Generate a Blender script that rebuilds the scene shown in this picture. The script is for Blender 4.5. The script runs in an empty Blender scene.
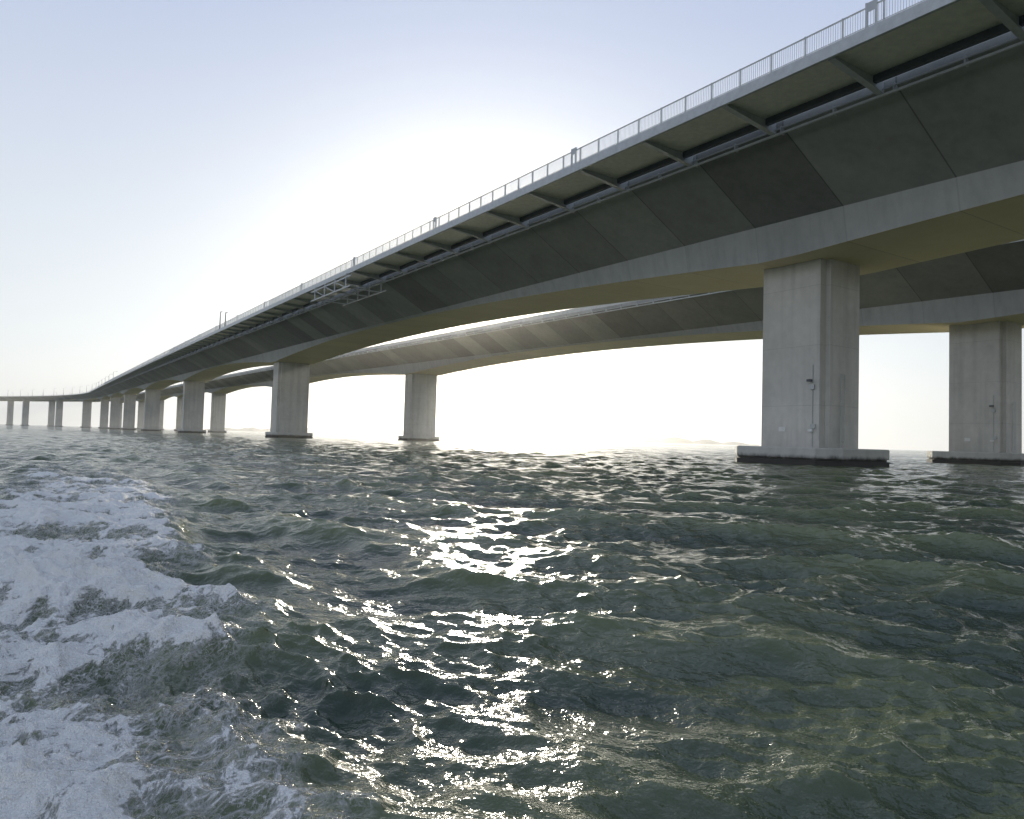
import bpy, math, random
import numpy as np
from mathutils import Matrix, Vector
random.seed(4); rng=np.random.default_rng(21)
S=bpy.context.scene
COL=S.collection
R=math.radians
TH=R(32.46); CT,ST=math.cos(TH),math.sin(TH)
CAMH=1.5

# ---------------------------------------------------------------- materials
def mat(name):
    m=bpy.data.materials.new(name); m.use_nodes=True
    nt=m.node_tree; nt.nodes.clear()
    out=nt.nodes.new('ShaderNodeOutputMaterial'); b=nt.nodes.new('ShaderNodeBsdfPrincipled')
    nt.links.new(b.outputs[0],out.inputs[0])
    return m,nt,b,out
def N(nt,t,**k):
    n=nt.nodes.new(t)
    for a,v in k.items(): setattr(n,a,v)
    return n
def math_(nt,op,a,b=None,c=None,clamp=False):
    n=N(nt,'ShaderNodeMath',operation=op,use_clamp=clamp)
    for i,v in enumerate((a,b,c)):
        if v is None: continue
        if isinstance(v,(int,float)): n.inputs[i].default_value=v
        else: nt.links.new(v,n.inputs[i])
    return n.outputs[0]
def noise(nt,vec,scale,detail=4,rough=.55,dist=0):
    n=N(nt,'ShaderNodeTexNoise'); n.inputs['Scale'].default_value=scale
    n.inputs['Detail'].default_value=detail; n.inputs['Roughness'].default_value=rough
    n.inputs['Distortion'].default_value=dist
    if vec is not None: nt.links.new(vec,n.inputs['Vector'])
    return n.outputs['Fac']
def ramp(nt,fac,stops):
    n=N(nt,'ShaderNodeValToRGB'); e=n.color_ramp.elements
    while len(e)<len(stops): e.new(.5)
    for i,(p,c) in enumerate(stops):
        e[i].position=p; e[i].color=(*c,1) if len(c)==3 else c
    nt.links.new(fac,n.inputs[0]); return n.outputs[0]
def mapping(nt,vec,scale,rot=0):
    n=N(nt,'ShaderNodeMapping'); n.inputs['Scale'].default_value=scale; n.inputs['Rotation'].default_value=(0,0,rot)
    nt.links.new(vec,n.inputs['Vector']); return n.outputs[0]
def maprange(nt,v,a,b,c,d,smooth=True):
    n=N(nt,'ShaderNodeMapRange'); n.interpolation_type='SMOOTHSTEP' if smooth else 'LINEAR'
    nt.links.new(v,n.inputs[0])
    for i,x in enumerate((a,b,c,d)): n.inputs[i+1].default_value=x
    return n.outputs[0]
def mulcol(nt,col,fac):
    n=N(nt,'ShaderNodeVectorMath',operation='SCALE'); nt.links.new(col,n.inputs[0]); nt.links.new(fac,n.inputs['Scale'])
    return n.outputs[0]

def concrete(name,c1,c2,seg=None,streak=True,tide=False,lifts=False,seam=.5,segvar=(.88,1.08)):
    m,nt,b,out=mat(name)
    tc=N(nt,'ShaderNodeTexCoord'); P=tc.outputs['Object']
    big=noise(nt,P,.18,4,.6); med=noise(nt,P,1.3,5,.65); fine=noise(nt,P,14,2,.6)
    mix=math_(nt,'ADD',math_(nt,'MULTIPLY',big,.5),math_(nt,'MULTIPLY',med,.35))
    mix=math_(nt,'ADD',mix,math_(nt,'MULTIPLY',fine,.15))
    col=ramp(nt,mix,[(.33,c1),(.67,c2)])
    if streak:
        st=noise(nt,mapping(nt,P,(1.1,1.1,.05)),1.0,4,.6)
        col=mulcol(nt,col,maprange(nt,st,.4,.75,1.03,.88))
    if seg:
        uv=N(nt,'ShaderNodeUVMap'); sep=N(nt,'ShaderNodeSeparateXYZ'); nt.links.new(uv.outputs[0],sep.inputs[0])
        q=math_(nt,'DIVIDE',sep.outputs[0],seg)
        fr=math_(nt,'FRACT',q); fl=math_(nt,'FLOOR',q)
        wn=N(nt,'ShaderNodeTexWhiteNoise',noise_dimensions='1D'); nt.links.new(fl,wn.inputs['W'])
        d=math_(nt,'ABSOLUTE',math_(nt,'SUBTRACT',fr,.5))
        line=maprange(nt,d,.491,.4965,1.0,seam)
        col=mulcol(nt,col,math_(nt,'MULTIPLY',line,maprange(nt,wn.outputs[0],0,1,segvar[0],segvar[1],False)))
    if lifts:
        sp=N(nt,'ShaderNodeSeparateXYZ'); nt.links.new(P,sp.inputs[0])
        d=math_(nt,'ABSOLUTE',math_(nt,'SUBTRACT',math_(nt,'FRACT',math_(nt,'DIVIDE',sp.outputs[2],4.9)),.5))
        col=mulcol(nt,col,maprange(nt,d,.492,.498,1.0,.82))
        gz=math_(nt,'ADD',sp.outputs[2],math_(nt,'MULTIPLY',math_(nt,'SUBTRACT',noise(nt,mapping(nt,P,(1,1,.15)),1.4,4,.6),.5),4.0))
        col=mulcol(nt,col,maprange(nt,gz,1.0,4.0,.80,1.0))
    if tide:
        g=N(nt,'ShaderNodeNewGeometry'); sp=N(nt,'ShaderNodeSeparateXYZ'); nt.links.new(g.outputs['Position'],sp.inputs[0])
        z=math_(nt,'ADD',sp.outputs[2],math_(nt,'MULTIPLY',math_(nt,'SUBTRACT',noise(nt,mapping(nt,P,(1,1,.4)),1.2,5,.7),.5),.7))
        f=maprange(nt,z,.5,.95,.07,1.0)
        col=mulcol(nt,col,f)
    nt.links.new(col,b.inputs['Base Color'])
    b.inputs['Roughness'].default_value=.75
    bp=N(nt,'ShaderNodeBump'); bp.inputs['Strength'].default_value=.3; bp.inputs['Distance'].default_value=.02
    nt.links.new(math_(nt,'ADD',med,math_(nt,'MULTIPLY',fine,.5)),bp.inputs['Height']); nt.links.new(bp.outputs[0],b.inputs['Normal'])
    return m
def paint(name,c,rough=.5,metal=0):
    m,nt,b,out=mat(name); tc=N(nt,'ShaderNodeTexCoord')
    n=noise(nt,tc.outputs['Object'],2.2,5,.6)
    nt.links.new(ramp(nt,n,[(.3,[x*.8 for x in c]),(.7,c)]),b.inputs['Base Color'])
    b.inputs['Roughness'].default_value=rough; b.inputs['Metallic'].default_value=metal
    return m
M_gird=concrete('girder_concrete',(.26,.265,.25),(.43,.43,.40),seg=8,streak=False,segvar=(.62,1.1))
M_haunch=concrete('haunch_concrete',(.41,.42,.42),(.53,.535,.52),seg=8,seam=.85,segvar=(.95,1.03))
M_soff=concrete('soffit_concrete_bounce_tint',(.78,.67,.43),(.88,.78,.54),seg=8,streak=False,seam=.75,segvar=(.95,1.03))  # concrete with sunlight bounced off the water painted in as warm, bright albedo
M_pier=concrete('pier_concrete',(.52,.505,.46),(.71,.685,.63),lifts=True)
M_foot=concrete('footing_concrete',(.44,.44,.41),(.57,.56,.52),tide=True)
M_steel=paint('galvanised_steel',(.56,.58,.58),.45,.1)
M_light=paint('path_steel_bounce_tint',(.90,.87,.74),.5)  # cream albedo stands in for water-reflected light under the path
M_dark=paint('dark_steel',(.10,.11,.12),.6)
M_white=paint('white_sign_paint',(.8,.8,.78),.5)

# ---------------------------------------------------------------- helpers
def mesh(name,V,F,mats,parent=None,uv=None,mi=None,smooth=False):
    me=bpy.data.meshes.new(name); me.from_pydata([tuple(v) for v in V],[],F)
    for m in mats: me.materials.append(m)
    if mi is not None: me.polygons.foreach_set('material_index',mi)
    if uv is not None:
        l=me.uv_layers.new(name='UVMap'); l.data.foreach_set('uv',np.array(uv,dtype=np.float32).ravel())
    if smooth: me.polygons.foreach_set('use_smooth',[True]*len(me.polygons))
    me.update(); o=bpy.data.objects.new(name,me); COL.objects.link(o)
    if parent: o.parent=parent
    return o
def empty(name):
    e=bpy.data.objects.new(name,None); COL.objects.link(e); e.empty_display_size=2; return e
RREF=75.; SC=950.; RC=1500.
def frame(s):
    d=Vector((-ST,CT,0)); r=Vector((CT,ST,0))
    if s<=SC: return d*s+r*RREF, d, r
    ph=(s-SC)/RC
    c=d*SC+r*RREF-r*RC
    d2=d*math.cos(ph)-r*math.sin(ph); r2=r*math.cos(ph)+d*math.sin(ph)
    return c+r2*RC, d2, r2
def pt(s,w,z):
    c,d,r=frame(s); p=c+r*(w-RREF); return Vector((p.x,p.y,z))
def deckz(s,s0=38.6):
    q=s-s0; return 24.3+.022*q-(4e-6*q*q if q>0 else 0)
class B:
    def __init__(s): s.V=[];s.F=[]
    def hexa(s,P):
        i=len(s.V); s.V+=P
        for f in ((0,3,2,1),(4,5,6,7),(0,1,5,4),(1,2,6,5),(2,3,7,6),(3,0,4,7)): s.F.append(tuple(i+k for k in f))
    def box(s,s0,s1,w0,w1,z0,z1,zs=None):
        a=(lambda q:deckz(q)) if zs else (lambda q:0)
        s.hexa([pt(s0,w0,z0+a(s0)),pt(s1,w0,z0+a(s1)),pt(s1,w1,z0+a(s1)),pt(s0,w1,z0+a(s0)),
                pt(s0,w0,z1+a(s0)),pt(s1,w0,z1+a(s1)),pt(s1,w1,z1+a(s1)),pt(s0,w1,z1+a(s0))])
    def beam(s,p,q,t,t2=None):
        t2=t2 or t
        p=Vector(p);q=Vector(q);d=(q-p).normalized()
        up=Vector((0,0,1)) if abs(d.z)<.9 else Vector((1,0,0))
        a=d.cross(up).normalized()*t/2; b=a.cross(d).normalized()
        b1=b*t/2; a2=a*t2/t; b2=b*t2/2
        s.hexa([p-a-b1,q-a2-b2,q+a2-b2,p+a-b1,p-a+b1,q-a2+b2,q+a2+b2,p+a+b1])
def loft(name,prof,stations,wc,mats,mi_of,parent,closed=True,cap=True):
    V=[];F=[];UV=[];MI=[]
    n=None
    for s in stations:
        p=prof(s); n=len(p)
        for (w,z) in p: V.append(pt(s,wc+w,deckz(s)+z))
    for i in range(len(stations)-1):
        for k in range(n if closed else n-1):
            k2=(k+1)%n
            F.append((i*n+k,i*n+k2,(i+1)*n+k2,(i+1)*n+k)); MI.append(mi_of(k))
            a,b=stations[i],stations[i+1]
            UV+=[(a,k),(a,k+1),(b,k+1),(b,k)]
    if cap:
        F.append(tuple(reversed(range(n)))); MI.append(0); UV+=[(stations[0]+4,0)]*n
        F.append(tuple((len(stations)-1)*n+k for k in range(n))); MI.append(0); UV+=[(4,0)]*n
    return mesh(name,V,F,mats,parent,UV,MI)

SPAN=160.
def build_bridge(wc,s0,path,nm):
    E=empty(nm)
    st=list(np.arange(-220,2000,4.0))
    def prof(s):
        n=(s-s0)/SPAN; t=abs(n-round(n))*2
        band=.25+2.75*(1-t)**1.9
        if s>1250: band=.25+(band-.25)*max(0,1-(s-1250)/100)
        return [(-12.7,0),(-12.7,-.55),(-12.3,-.75),(-5.6,-4.6),(-5.1,-4.6-band),
                (5.1,-4.6-band),(5.6,-4.6),(12.3,-.75),(12.7,-.55),(12.7,0)]
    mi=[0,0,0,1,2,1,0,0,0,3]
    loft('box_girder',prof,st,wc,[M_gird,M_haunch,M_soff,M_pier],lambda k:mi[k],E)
    for sg in (-1,1):
        c=sg*12.35
        loft('parapet',lambda s:[(c-.22,.003),(c-.12,.85),(c+.12,.85),(c+.22,.003)],st,wc,[M_haunch],lambda k:0,E)
    b=B()
    for i in range(len(st)-1):
        if st[i]<-60 or st[i]>900: continue
        b.box(st[i],st[i+1],wc-12.98,wc-12.84,-1.02,-.88,'deck')
        b.box(st[i],st[i+1],wc-12.96,wc-12.86,-.62,-.54,'deck')
        b.box(st[i]-.05,st[i]+.05,wc-12.95,wc-12.6,-1.0,-.45,'deck')
    mesh('utility_rail',b.V,b.F,[M_steel],E)
    for n in range(-1,12):
        s=s0+n*SPAN
        if n==0: a,bw,fa,fb=6.4,5.4,10.4,9.2
        else: a,bw,fa,fb=6.0,8.4,9.4,11.0
        top=deckz(s)-4.6-3.0 if s<1250 else deckz(s)-4.8
        nt=.75
        A,W=a/2,bw/2
        pl=[(-A,-W+nt),(-A+nt*.55,-W+nt),(-A+nt*.55,-W),(A-nt*.55,-W),(A-nt*.55,-W+nt),(A,-W+nt),
            (A,W-nt),(A-nt*.55,W-nt),(A-nt*.55,W),(-A+nt*.55,W),(-A+nt*.55,W-nt),(-A,W-nt)]
        V=[];F=[]
        k=len(pl)
        for z in (1.2,top+.45):
            for u,w in pl: V.append(pt(s+u,wc+w,z))
        for i in range(k): F.append((i,(i+1)%k,k+(i+1)%k,k+i))
        F.append(tuple(range(k,2*k)))
        mesh('pier_column',V,F,[M_pier],E)
        V=[];F=[]
        A,W,c=fa/2,fb/2,1.4
        def ring(A,W,c,z): 
            return [pt(s+u,wc+w,z) for u,w in [(-A,-W+c),(-A+c,-W),(A-c,-W),(A,-W+c),(A,W-c),(A-c,W),(-A+c,W),(-A,W-c)]]
        for (g,z) in ((0,-2),(0,.42),(-.14,.44),(-.14,.60),(0,.62),(0,1.38),(-.06,1.46)):
            V+=ring(A+g,W+g,c,z)
        for j in range(6):
            for i in range(8): F.append((j*8+i,j*8+(i+1)%8,j*8+8+(i+1)%8,j*8+8+i))
        F.append(tuple(range(48,56)))
        mesh('pier_footing',V,F,[M_foot],E)
    return E

NB=build_bridge(54.75,38.6,True,'concrete_bridge')
FB=build_bridge(95.8,43.4,False,'concrete_bridge')
W1=54.75

# ---------------- cycle path hung off the near bridge
st=list(np.arange(-220,2000,4.0))
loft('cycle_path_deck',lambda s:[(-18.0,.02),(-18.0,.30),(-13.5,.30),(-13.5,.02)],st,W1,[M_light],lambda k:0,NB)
loft('cycle_path_fascia',lambda s:[(-18.22,-.22),(-18.22,.48),(-18.003,.48),(-18.003,-.22)],st,W1,[M_steel],lambda k:0,NB)
loft('cycle_path_edge_beam',lambda s:[(-13.9,-.42),(-13.9,.0),(-13.55,.0),(-13.55,-.42)],st,W1,[M_dark],lambda k:0,NB)
b=B(); s=-100.
while s<1100:
    dz=deckz(s); wa,za,wb,zb=-12.72,-.85,-17.95,-.18
    P=[pt(s-.07,W1+wa,dz+za),pt(s+.07,W1+wa,dz+za),pt(s+.07,W1+wb,dz+zb),pt(s-.07,W1+wb,dz+zb),
       pt(s-.07,W1+wa,dz-.02),pt(s+.07,W1+wa,dz-.02),pt(s+.07,W1+wb,dz+.01),pt(s-.07,W1+wb,dz+.01)]
    b.hexa(P)
    P=[pt(s-.2,W1+wa,dz+za-.06),pt(s+.2,W1+wa,dz+za-.06),pt(s+.2,W1+wb,dz+zb-.06),pt(s-.2,W1+wb,dz+zb-.06),
       pt(s-.2,W1+wa,dz+za-.003),pt(s+.2,W1+wa,dz+za-.003),pt(s+.2,W1+wb,dz+zb-.003),pt(s-.2,W1+wb,dz+zb-.003)]
    b.hexa(P)
    s+=7.8
mesh('path_brackets',b.V,b.F,[M_steel],NB)
b=B(); s=-60.
WR=W1-18.1
while s<700:
    fine=s<150
    b.box(s-.04,s+.04,WR-.05,WR+.05,.483,1.72,'deck')
    L=2.4
    b.box(s+.04,s+L-.04,WR-.03,WR+.03,1.62,1.70,'deck')
    b.box(s+.04,s+L-.04,WR-.02,WR+.02,.58,.62,'deck')
    k=16 if fine else (10 if s<300 else 5)
    th=.009 if fine else (.012 if s<300 else .02)
    for i in range(1,k):
        q=s+L*i/k; b.box(q-th,q+th,WR-.012,WR+.012,.622,1.618,'deck')
    s+=L
mesh('path_railing',b.V,b.F,[M_steel],NB)
b=B()
for i in range(-2,30):
    s=22.3+i*26.6
    b.box(s-.32,s-.22,WR-.09,WR+.06,.485,1.9,'deck'); b.box(s+.22,s+.32,WR-.09,WR+.06,.485,1.9,'deck')
    b.box(s-.22,s+.22,WR-.075,WR-.055,1.35,1.88,'deck')
mesh('railing_panels',b.V,b.F,[M_steel],NB)
b=B(); s=700.
while s<1950:
    b.box(s-.1,s+.1,WR-.08,WR+.08,.48,1.6,'deck'); b.box(s+.1,s+7.9,WR-.05,WR+.05,1.5,1.6,'deck'); s+=8
mesh('distant_railing',b.V,b.F,[M_steel],NB)

# ---------------- maintenance traveller hanging under the path
T=empty('maintenance_gantry')
b=B()
def bp(s,w,z): return pt(s,W1+w,deckz(s)+z)
for s in (104,109,114,119):
    for w in (-18.6,-13.0):
        b.beam(bp(s,w,-.3),bp(s,w,-2.4),.16)
    b.beam(bp(s,-18.6,-2.4),bp(s,-13.0,-2.4),.16)
for z in (-.9,-2.4):
    b.beam(bp(102,-18.6,z),bp(121,-18.6,z),.16); b.beam(bp(102,-13.0,z),bp(121,-13.0,z),.14)
for s in (104,109,114):
    b.beam(bp(s,-18.6,-2.4),bp(s+5,-18.6,-.9),.09)
b.box(102,121,W1-18.4,W1-17.2,-2.30,-2.24,'deck')
for s in (104,119): b.beam(bp(s,-18.6,-.3),bp(s,-17.9,-.3),.12)
mesh('gantry_frame',b.V,b.F,[M_steel],T)

# ---------------- lamps
def lamp(s,w,h,arm):
    b=B(); z=deckz(s)
    b.beam(pt(s,w,z),pt(s,w,z+h*.93),.34,.16)
    c=[pt(s,w,z+h*.93),pt(s,w+arm*.35,z+h*.985),pt(s,w+arm,z+h)]
    b.beam(c[0],c[1],.15,.12); b.beam(c[1],c[2],.12,.1)
    b.beam(pt(s,w+arm*.98,z+h-.03),pt(s,w+arm*1.35,z+h-.02),.3,.22)
    mesh('street_lamp',b.V,b.F,[M_dark],None)
for s in range(700,1900,55): lamp(s,W1-11.7,12,2.2)
for s in range(727,1900,55): lamp(s,95.8+11.7,12,-2.2)
for s,h in ((196,3.6),(203,4.6)):
    b=B(); z=deckz(s)+.48
    b.beam(pt(s,WR,z),pt(s,WR,z+h),.24,.16); b.beam(pt(s,WR,z+h),pt(s,WR+.5,z+h+.05),.2,.12); b.beam(pt(s-.3,WR,z+h*.7),pt(s+.3,WR,z+h*.7),.1)
    mesh('path_lamp_post',b.V,b.F,[M_dark],None)

# ---------------- small fittings on the main piers
for (wc,s0,par) in ((54.75,38.6,NB),(95.8,43.4,FB)):
    b=B(); wf=wc-2.7
    u=s0-3.2
    for w in (-.75,-.25):
        b.beam(pt(u-.2,wc+w,1.5),pt(u-.2,wc+w,7.5),.05)
    for i in range(20):
        z=1.8+i*.3; b.beam(pt(u-.2,wc-.75,z),pt(u-.2,wc-.25,z),.03)
    for z in (2,4.5,7.2):
        b.beam(pt(u-.2,wc-.75,z),pt(u,wc-.75,z),.04); b.beam(pt(u-.2,wc-.25,z),pt(u,wc-.25,z),.04)
    b.beam(pt(s0-2.2,wf-.04,1.46),pt(s0-2.2,wf-.04,8.2),.05)
    b.box(s0-2.4,s0-2.0,wf-.18,wf-.003,6.2,6.6); b.box(s0-2.5,s0-2.1,wf-.16,wf-.003,3.0,3.35)
    mesh('pier_ladder_and_conduit',b.V,b.F,[M_steel],par)
    b=B()
    b.box(s0+.35,s0+1.0,wf-.05,wf-.003,2.75,3.15); b.box(s0-2.35,s0-1.9,wf-.24,wf-.19,2.75,2.95)
    mesh('pier_number_plate',b.V,b.F,[M_white],par)
    b=B()
    b.beam(pt(s0-2.1,wf-.3,6.9),pt(s0-2.1,wf,6.9),.06); b.box(s0-2.3,s0-1.9,wf-.45,wf-.2,6.8,7.0)
    mesh('navigation_light',b.V,b.F,[M_dark],par)

# ---------------- water
def perlin(x,y,seed):
    r=np.random.default_rng(seed); p=r.permutation(512); p=np.concatenate([p,p]); ang=r.random(512)*2*np.pi
    gx,gy=np.cos(ang),np.sin(ang)
    xi=np.floor(x).astype(np.int64); yi=np.floor(y).astype(np.int64); xf=x-xi; yf=y-yi; xi&=511; yi&=511
    u=xf**3*(xf*(xf*6-15)+10); v=yf**3*(yf*(yf*6-15)+10)
    def g(ix,iy,dx,dy):
        h=p[p[ix&511]+(iy&511)]; return gx[h]*dx+gy[h]*dy
    a=g(xi,yi,xf,yf); b=g(xi+1,yi,xf-1,yf); c=g(xi,yi+1,xf,yf-1); d=g(xi+1,yi+1,xf-1,yf-1)
    return (a+u*(b-a))*(1-v)+(c+u*(d-c))*v
az=np.concatenate([np.arange(-180,-60,3.0),np.arange(-60,-46,.4),np.arange(-46,46,.12),np.arange(46,60,.4),np.arange(60,180,3.0)])
az=np.radians(az)
rr=[.25]; 
while rr[-1]<9000:
    r=rr[-1]; k=.03 if r<1.6 else (.0052 if r<500 else .03); rr.append(r*(1+k))
rr=np.array(rr); nr,na=len(rr),len(az)
Rg,Ag=np.meshgrid(rr,az,indexing='ij')
X=(Rg*np.sin(Ag)).ravel(); Y=(Rg*np.cos(Ag)).ravel(); RR=Rg.ravel()
cell=np.maximum(np.gradient(rr)[:,None]*np.ones(na)[None,:],Rg*.0021).ravel()
dX=np.zeros_like(X); dY=np.zeros_like(X); H=np.zeros_like(X)
NW=170
lam=np.exp(rng.uniform(math.log(.10),math.log(5.5),NW))
wd=R(-112)
dirs=wd+rng.normal(0,1,NW)*np.where(lam>2,R(32),R(50))
ph=rng.uniform(0,2*np.pi,NW)
slope=.36*math.sqrt(2/NW)*np.where(lam>2.5,.5,np.where(lam>1.2,.85,np.where(lam>.45,1.12,1.3)))
mod=.8+1.0*perlin(X/6+50,Y/6+3,3)
mod2=.85+1.0*perlin(X/2.2+5,Y/2.2+31,4)
for l,d,p,sl in zip(lam,dirs,ph,slope):
    k=2*np.pi/l; a=sl/k
    w=np.clip((l/cell-2.2)/2,0,1)
    act=w>0
    th=(k*(X[act]*math.cos(d)+Y[act]*math.sin(d))+p)
    aa=a*w[act]*(mod2[act] if l<.5 else (mod[act] if l<1.6 else 1))
    H[act]+=aa*np.cos(th); sn=np.sin(th)*aa*.85
    dX[act]-=math.cos(d)*sn; dY[act]-=math.sin(d)*sn
wy=np.array([-5,0,2,3,4.3,6.8,10.4,15,21,30,45]); wx=np.array([.6,-.1,-.4,-.6,-1.1,-2.4,-4.3,-6.5,-10,-16,-26])
edge=np.interp(Y,wy,wx)+.6*perlin(X*.9,Y*.9,11)+.45*perlin(X*2.3,Y*2.3,12)+.25*perlin(X*5,Y*5,16)
width=np.interp(Y,[0,5,12,20,45],[7.5,7,4.2,4.5,6])
din=edge-X
wk=np.clip(din/1.1,0,1)*np.clip((width-din)/1.2,0,1)*np.clip((30-Y)/16,0,1)*(np.abs(Ag.ravel())<1.2)
ca,sa=math.cos(R(24)),math.sin(R(24)); U=X*ca+Y*sa; Vv=-X*sa+Y*ca
# domain-warped streak field, softly compressed so no patch ever cuts out hard
Uw=U+.35*perlin(U*1.3+3,Vv*1.3,31)+.12*perlin(U*4,Vv*4,32); Vw=Vv+.5*perlin(U*1.1,Vv*1.1+7,33)
pr=.55*perlin(Uw*1.2+9,Vw*.5,13)+.8*perlin(Uw*3.0+.37,Vw*1.2+.61,14)+.45*perlin(Uw*7.3,Vw*3.1,15)
patch=.30+.70/(1+np.exp(-(pr+.08)*5.5))
foam=wk*patch
turb=np.zeros_like(X)
act=(wk>0)&(RR<40)
xa,ya=X[act],Y[act]; t=0
for o,(f,am) in enumerate(((1.1,.08),(2.4,.06),(5.1,.038),(10.5,.022),(22,.011))):
    qx=xa*f+.5*perlin(xa*f*.7,ya*f*.7,40+o); t=t+am*(1-2.2*np.abs(perlin(qx,ya*f,20+o)))
turb[act]=t*wk[act]
H+=turb
me=bpy.data.meshes.new('water')
co=np.stack([X+dX,Y+dY,H],1).astype(np.float32)
nv=nr*na
me.vertices.add(nv+1); co=np.vstack([co,[[0,0,0]]]).astype(np.float32); me.vertices.foreach_set('co',co.ravel())
i=np.arange(nr-1)[:,None]*na; j=np.arange(na)[None,:]; j2=(j+1)%na
q=np.stack([i+j,i+na+j,i+na+j2,i+j2],-1).reshape(-1,4)[:, ::-1]
tri=np.stack([np.full(na,nv),np.arange(na),(np.arange(na)+1)%na],1)[:, ::-1]
nq=len(q); nl=nq*4+na*3
me.loops.add(nl); me.loops.foreach_set('vertex_index',np.concatenate([q.ravel(),tri.ravel()]).astype(np.int32))
me.polygons.add(nq+na)
ls=np.concatenate([np.arange(nq)*4,nq*4+np.arange(na)*3]).astype(np.int32)
me.polygons.foreach_set('loop_start',ls)
me.polygons.foreach_set('use_smooth',np.ones(nq+na,dtype=bool))
fm=(foam[q].max(1)>.001).astype(np.int32)
def attr(n,v):
    a=me.attributes.new(n,'FLOAT','POINT'); a.data.foreach_set('value',np.append(v,0).astype(np.float32))
attr('foam',foam); attr('crest',H); attr('open_water',np.clip((RR-6)/60,0,1)**.6)
me.update(calc_edges=True)
wo=bpy.data.objects.new('water',me); COL.objects.link(wo)
print('water verts',nv,'normal z',me.polygons[1000].normal.z,'Hrms',H.std(),'foam faces',fm.sum())

def sea(foamy):
    m,nt,b,out=mat('sea_water_foam' if foamy else 'sea_water')
    tc=N(nt,'ShaderNodeTexCoord'); P=tc.outputs['Object']
    crest=N(nt,'ShaderNodeAttribute',attribute_name='crest').outputs['Fac']
    opw=N(nt,'ShaderNodeAttribute',attribute_name='open_water').outputs['Fac']
    n1=noise(nt,P,13.0,3,.55,0)
    n2=noise(nt,mapping(nt,P,(1,1.5,1)),1.9,3,.6,0)
    hgt=math_(nt,'ADD',math_(nt,'MULTIPLY',n1,.020),math_(nt,'MULTIPLY',n2,math_(nt,'MULTIPLY',opw,.32)))
    bp_=N(nt,'ShaderNodeBump'); bp_.inputs['Strength'].default_value=1; bp_.inputs['Distance'].default_value=1.0
    nt.links.new(hgt,bp_.inputs['Height']); nt.links.new(bp_.outputs[0],b.inputs['Normal'])
    deep=noise(nt,P,.25,2,.5)
    wc=ramp(nt,math_(nt,'ADD',deep,math_(nt,'MULTIPLY',crest,1.8)),[(.3,(.040,.058,.038)),(.8,(.135,.155,.075))])
    nt.links.new(wc,b.inputs['Base Color']); b.inputs['IOR'].default_value=1.34
    nt.links.new(maprange(nt,opw,0,1,.12,.06),b.inputs['Roughness'])
    if not foamy: return m
    foamA=N(nt,'ShaderNodeAttribute',attribute_name='foam').outputs['Fac']
    fo=N(nt,'ShaderNodeBsdfPrincipled'); fo.inputs['Roughness'].default_value=.8
    fo.inputs['Base Color'].default_value=(.95,.93,.86,1)
    PR=mapping(nt,P,(1.25,.75,1),R(-24))
    f1=noise(nt,PR,5.0,9,.76,.5)
    def ridge(scale,width,dist):
        n=noise(nt,PR,scale,3,.55,dist)
        return maprange(nt,math_(nt,'ABSOLUTE',math_(nt,'SUBTRACT',n,.5)),0,width,1,0)
    lace=math_(nt,'MAXIMUM',ridge(3.2,.045,1.4),math_(nt,'MAXIMUM',math_(nt,'MULTIPLY',ridge(8,.055,1.1),.95),math_(nt,'MULTIPLY',ridge(18,.065,.9),.85)))
    fc=math_(nt,'ADD',f1,math_(nt,'MULTIPLY',crest,1.6))
    body=maprange(nt,math_(nt,'ADD',fc,math_(nt,'MULTIPLY',foamA,.34)),.80,.90,0,1)
    lc=math_(nt,'MULTIPLY',lace,maprange(nt,math_(nt,'ADD',fc,math_(nt,'MULTIPLY',foamA,.5)),.58,.84,0,1))
    ff=math_(nt,'MULTIPLY',math_(nt,'MAXIMUM',body,lc),maprange(nt,foamA,.0,.25,0,1),clamp=True)
    fb=N(nt,'ShaderNodeBump'); fb.inputs['Strength'].default_value=1; fb.inputs['Distance'].default_value=.08
    nt.links.new(math_(nt,'ADD',noise(nt,P,14,5,.7),ff),fb.inputs['Height']); nt.links.new(fb.outputs[0],fo.inputs['Normal'])
    mx=N(nt,'ShaderNodeMixShader'); nt.links.new(ff,mx.inputs[0]); nt.links.new(b.outputs[0],mx.inputs[1]); nt.links.new(fo.outputs[0],mx.inputs[2])
    nt.links.new(mx.outputs[0],out.inputs[0])
    return m
me.materials.append(sea(False)); me.materials.append(sea(True))
me.polygons.foreach_set('material_index',np.concatenate([fm,np.zeros(na,dtype=np.int32)]))

# ---------------- distant shore
m,nt,b,out=mat('wooded_hills')
tc=N(nt,'ShaderNodeTexCoord')
nt.links.new(ramp(nt,noise(nt,tc.outputs['Object'],.01,6,.6),[(.35,(.10,.12,.12)),(.7,(.22,.23,.22))]),b.inputs['Base Color']); b.inputs['Roughness'].default_value=1
def hills(a0,a1,dist,hmax,seed):
    n=240; V=[];F=[]
    A=np.radians(np.linspace(a0,a1,n)); t=np.linspace(0,1,n)
    h=hmax*(.35+.65*np.abs(perlin(t*6,t*0+.3,seed))*2+.12*perlin(t*40,t*0,seed+1))*np.sin(np.pi*t)**.5
    for a,hh_ in zip(A,h):
        V+= [(dist*math.sin(a),dist*math.cos(a),-5),((dist+300)*math.sin(a),(dist+300)*math.cos(a),max(hh_,0))]
    for i in range(n-1): F.append((2*i,2*i+2,2*i+3,2*i+1))
    mesh('hills',V,F,[m])
hills(2,19,6500,75,5); hills(-23,-10,4500,45,9)

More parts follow.
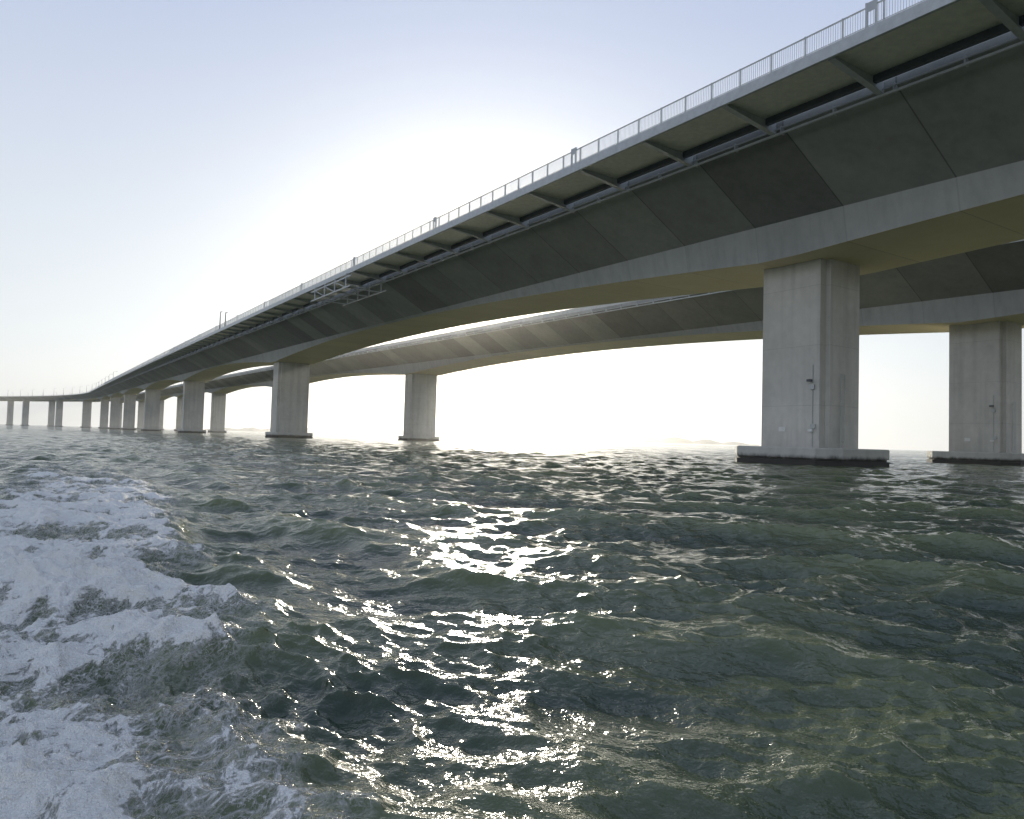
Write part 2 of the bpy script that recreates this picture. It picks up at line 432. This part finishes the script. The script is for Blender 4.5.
# ---------------- sea mist: one thin uniform air volume over the bay
m=bpy.data.materials.new('sea_mist'); m.use_nodes=True; nt=m.node_tree; nt.nodes.clear()
out=nt.nodes.new('ShaderNodeOutputMaterial'); vs=nt.nodes.new('ShaderNodeVolumeScatter')
vs.inputs['Color'].default_value=(1,.98,.94,1); vs.inputs['Density'].default_value=1.9e-4; vs.inputs['Anisotropy'].default_value=.84
nt.links.new(vs.outputs[0],out.inputs['Volume'])
V=[(x,y,z) for z in (-6,130) for (x,y) in ((-1800,-1800),(1800,-1800),(1800,1800),(-1800,1800))]
mesh('mist',V,[(0,3,2,1),(4,5,6,7),(0,1,5,4),(1,2,6,5),(2,3,7,6),(3,0,4,7)],[m])

# ---------------- camera
cam=bpy.data.cameras.new('camera'); co_=bpy.data.objects.new('camera',cam); COL.objects.link(co_)
cam.sensor_width=36; cam.lens=36*724/1024; cam.clip_end=30000; cam.clip_start=.05
co_.matrix_world=Matrix.Translation((0,0,CAMH))@Matrix.Rotation(R(90+2.3),4,'X')@Matrix.Rotation(R(1.63),4,'Z')
S.camera=co_

# ---------------- light
SEL,SAZ=R(10.28),R(-1.9)
to=Vector((math.sin(SAZ)*math.cos(SEL),math.cos(SAZ)*math.cos(SEL),math.sin(SEL)))
W=bpy.data.worlds.new('World'); S.world=W; W.use_nodes=True; nt=W.node_tree
bg=nt.nodes['Background']; sk=nt.nodes.new('ShaderNodeTexSky'); sk.sky_type='NISHITA'; sk.sun_disc=False
sk.sun_elevation=SEL; sk.sun_rotation=SAZ; sk.air_density=1.0; sk.dust_density=.5; sk.ozone_density=2.0; sk.altitude=0
hs=N(nt,'ShaderNodeHueSaturation'); hs.inputs['Saturation'].default_value=.35; nt.links.new(sk.outputs[0],hs.inputs['Color'])
tc=N(nt,'ShaderNodeTexCoord'); G=tc.outputs['Generated']
sp=N(nt,'ShaderNodeSeparateXYZ'); nt.links.new(G,sp.inputs[0])
haze=ramp(nt,sp.outputs[2],[(0,(.90,.91,.88)),(.12,(.82,.88,.92)),(.5,(.50,.59,.80)),(1,(.31,.41,.64))])
dt=N(nt,'ShaderNodeVectorMath',operation='DOT_PRODUCT'); nt.links.new(G,dt.inputs[0]); dt.inputs[1].default_value=to
gl=math_(nt,'POWER',math_(nt,'MAXIMUM',dt.outputs['Value'],0),18)
glc=N(nt,'ShaderNodeVectorMath',operation='SCALE'); glc.inputs[0].default_value=(.20,.18,.13); nt.links.new(gl,glc.inputs['Scale'])
ad=N(nt,'ShaderNodeVectorMath',operation='ADD'); nt.links.new(haze,ad.inputs[0]); nt.links.new(glc.outputs[0],ad.inputs[1])
hz=N(nt,'ShaderNodeVectorMath',operation='SCALE'); hz.inputs['Scale'].default_value=1/.12; nt.links.new(ad.outputs[0],hz.inputs[0])
mxw=N(nt,'ShaderNodeMix',data_type='RGBA'); mxw.inputs[0].default_value=.92
nt.links.new(hs.outputs[0],mxw.inputs[6]); nt.links.new(hz.outputs[0],mxw.inputs[7])
nt.links.new(mxw.outputs[2],bg.inputs[0]); bg.inputs[1].default_value=.12
sl=bpy.data.lights.new('sun','SUN'); so=bpy.data.objects.new('sun',sl); COL.objects.link(so)
sl.energy=5; sl.angle=R(.53); sl.color=(1,.91,.74)
so.rotation_euler=to.to_track_quat('Z','Y').to_euler()
S.view_settings.view_transform='Standard'; S.view_settings.look='None'; S.view_settings.exposure=0
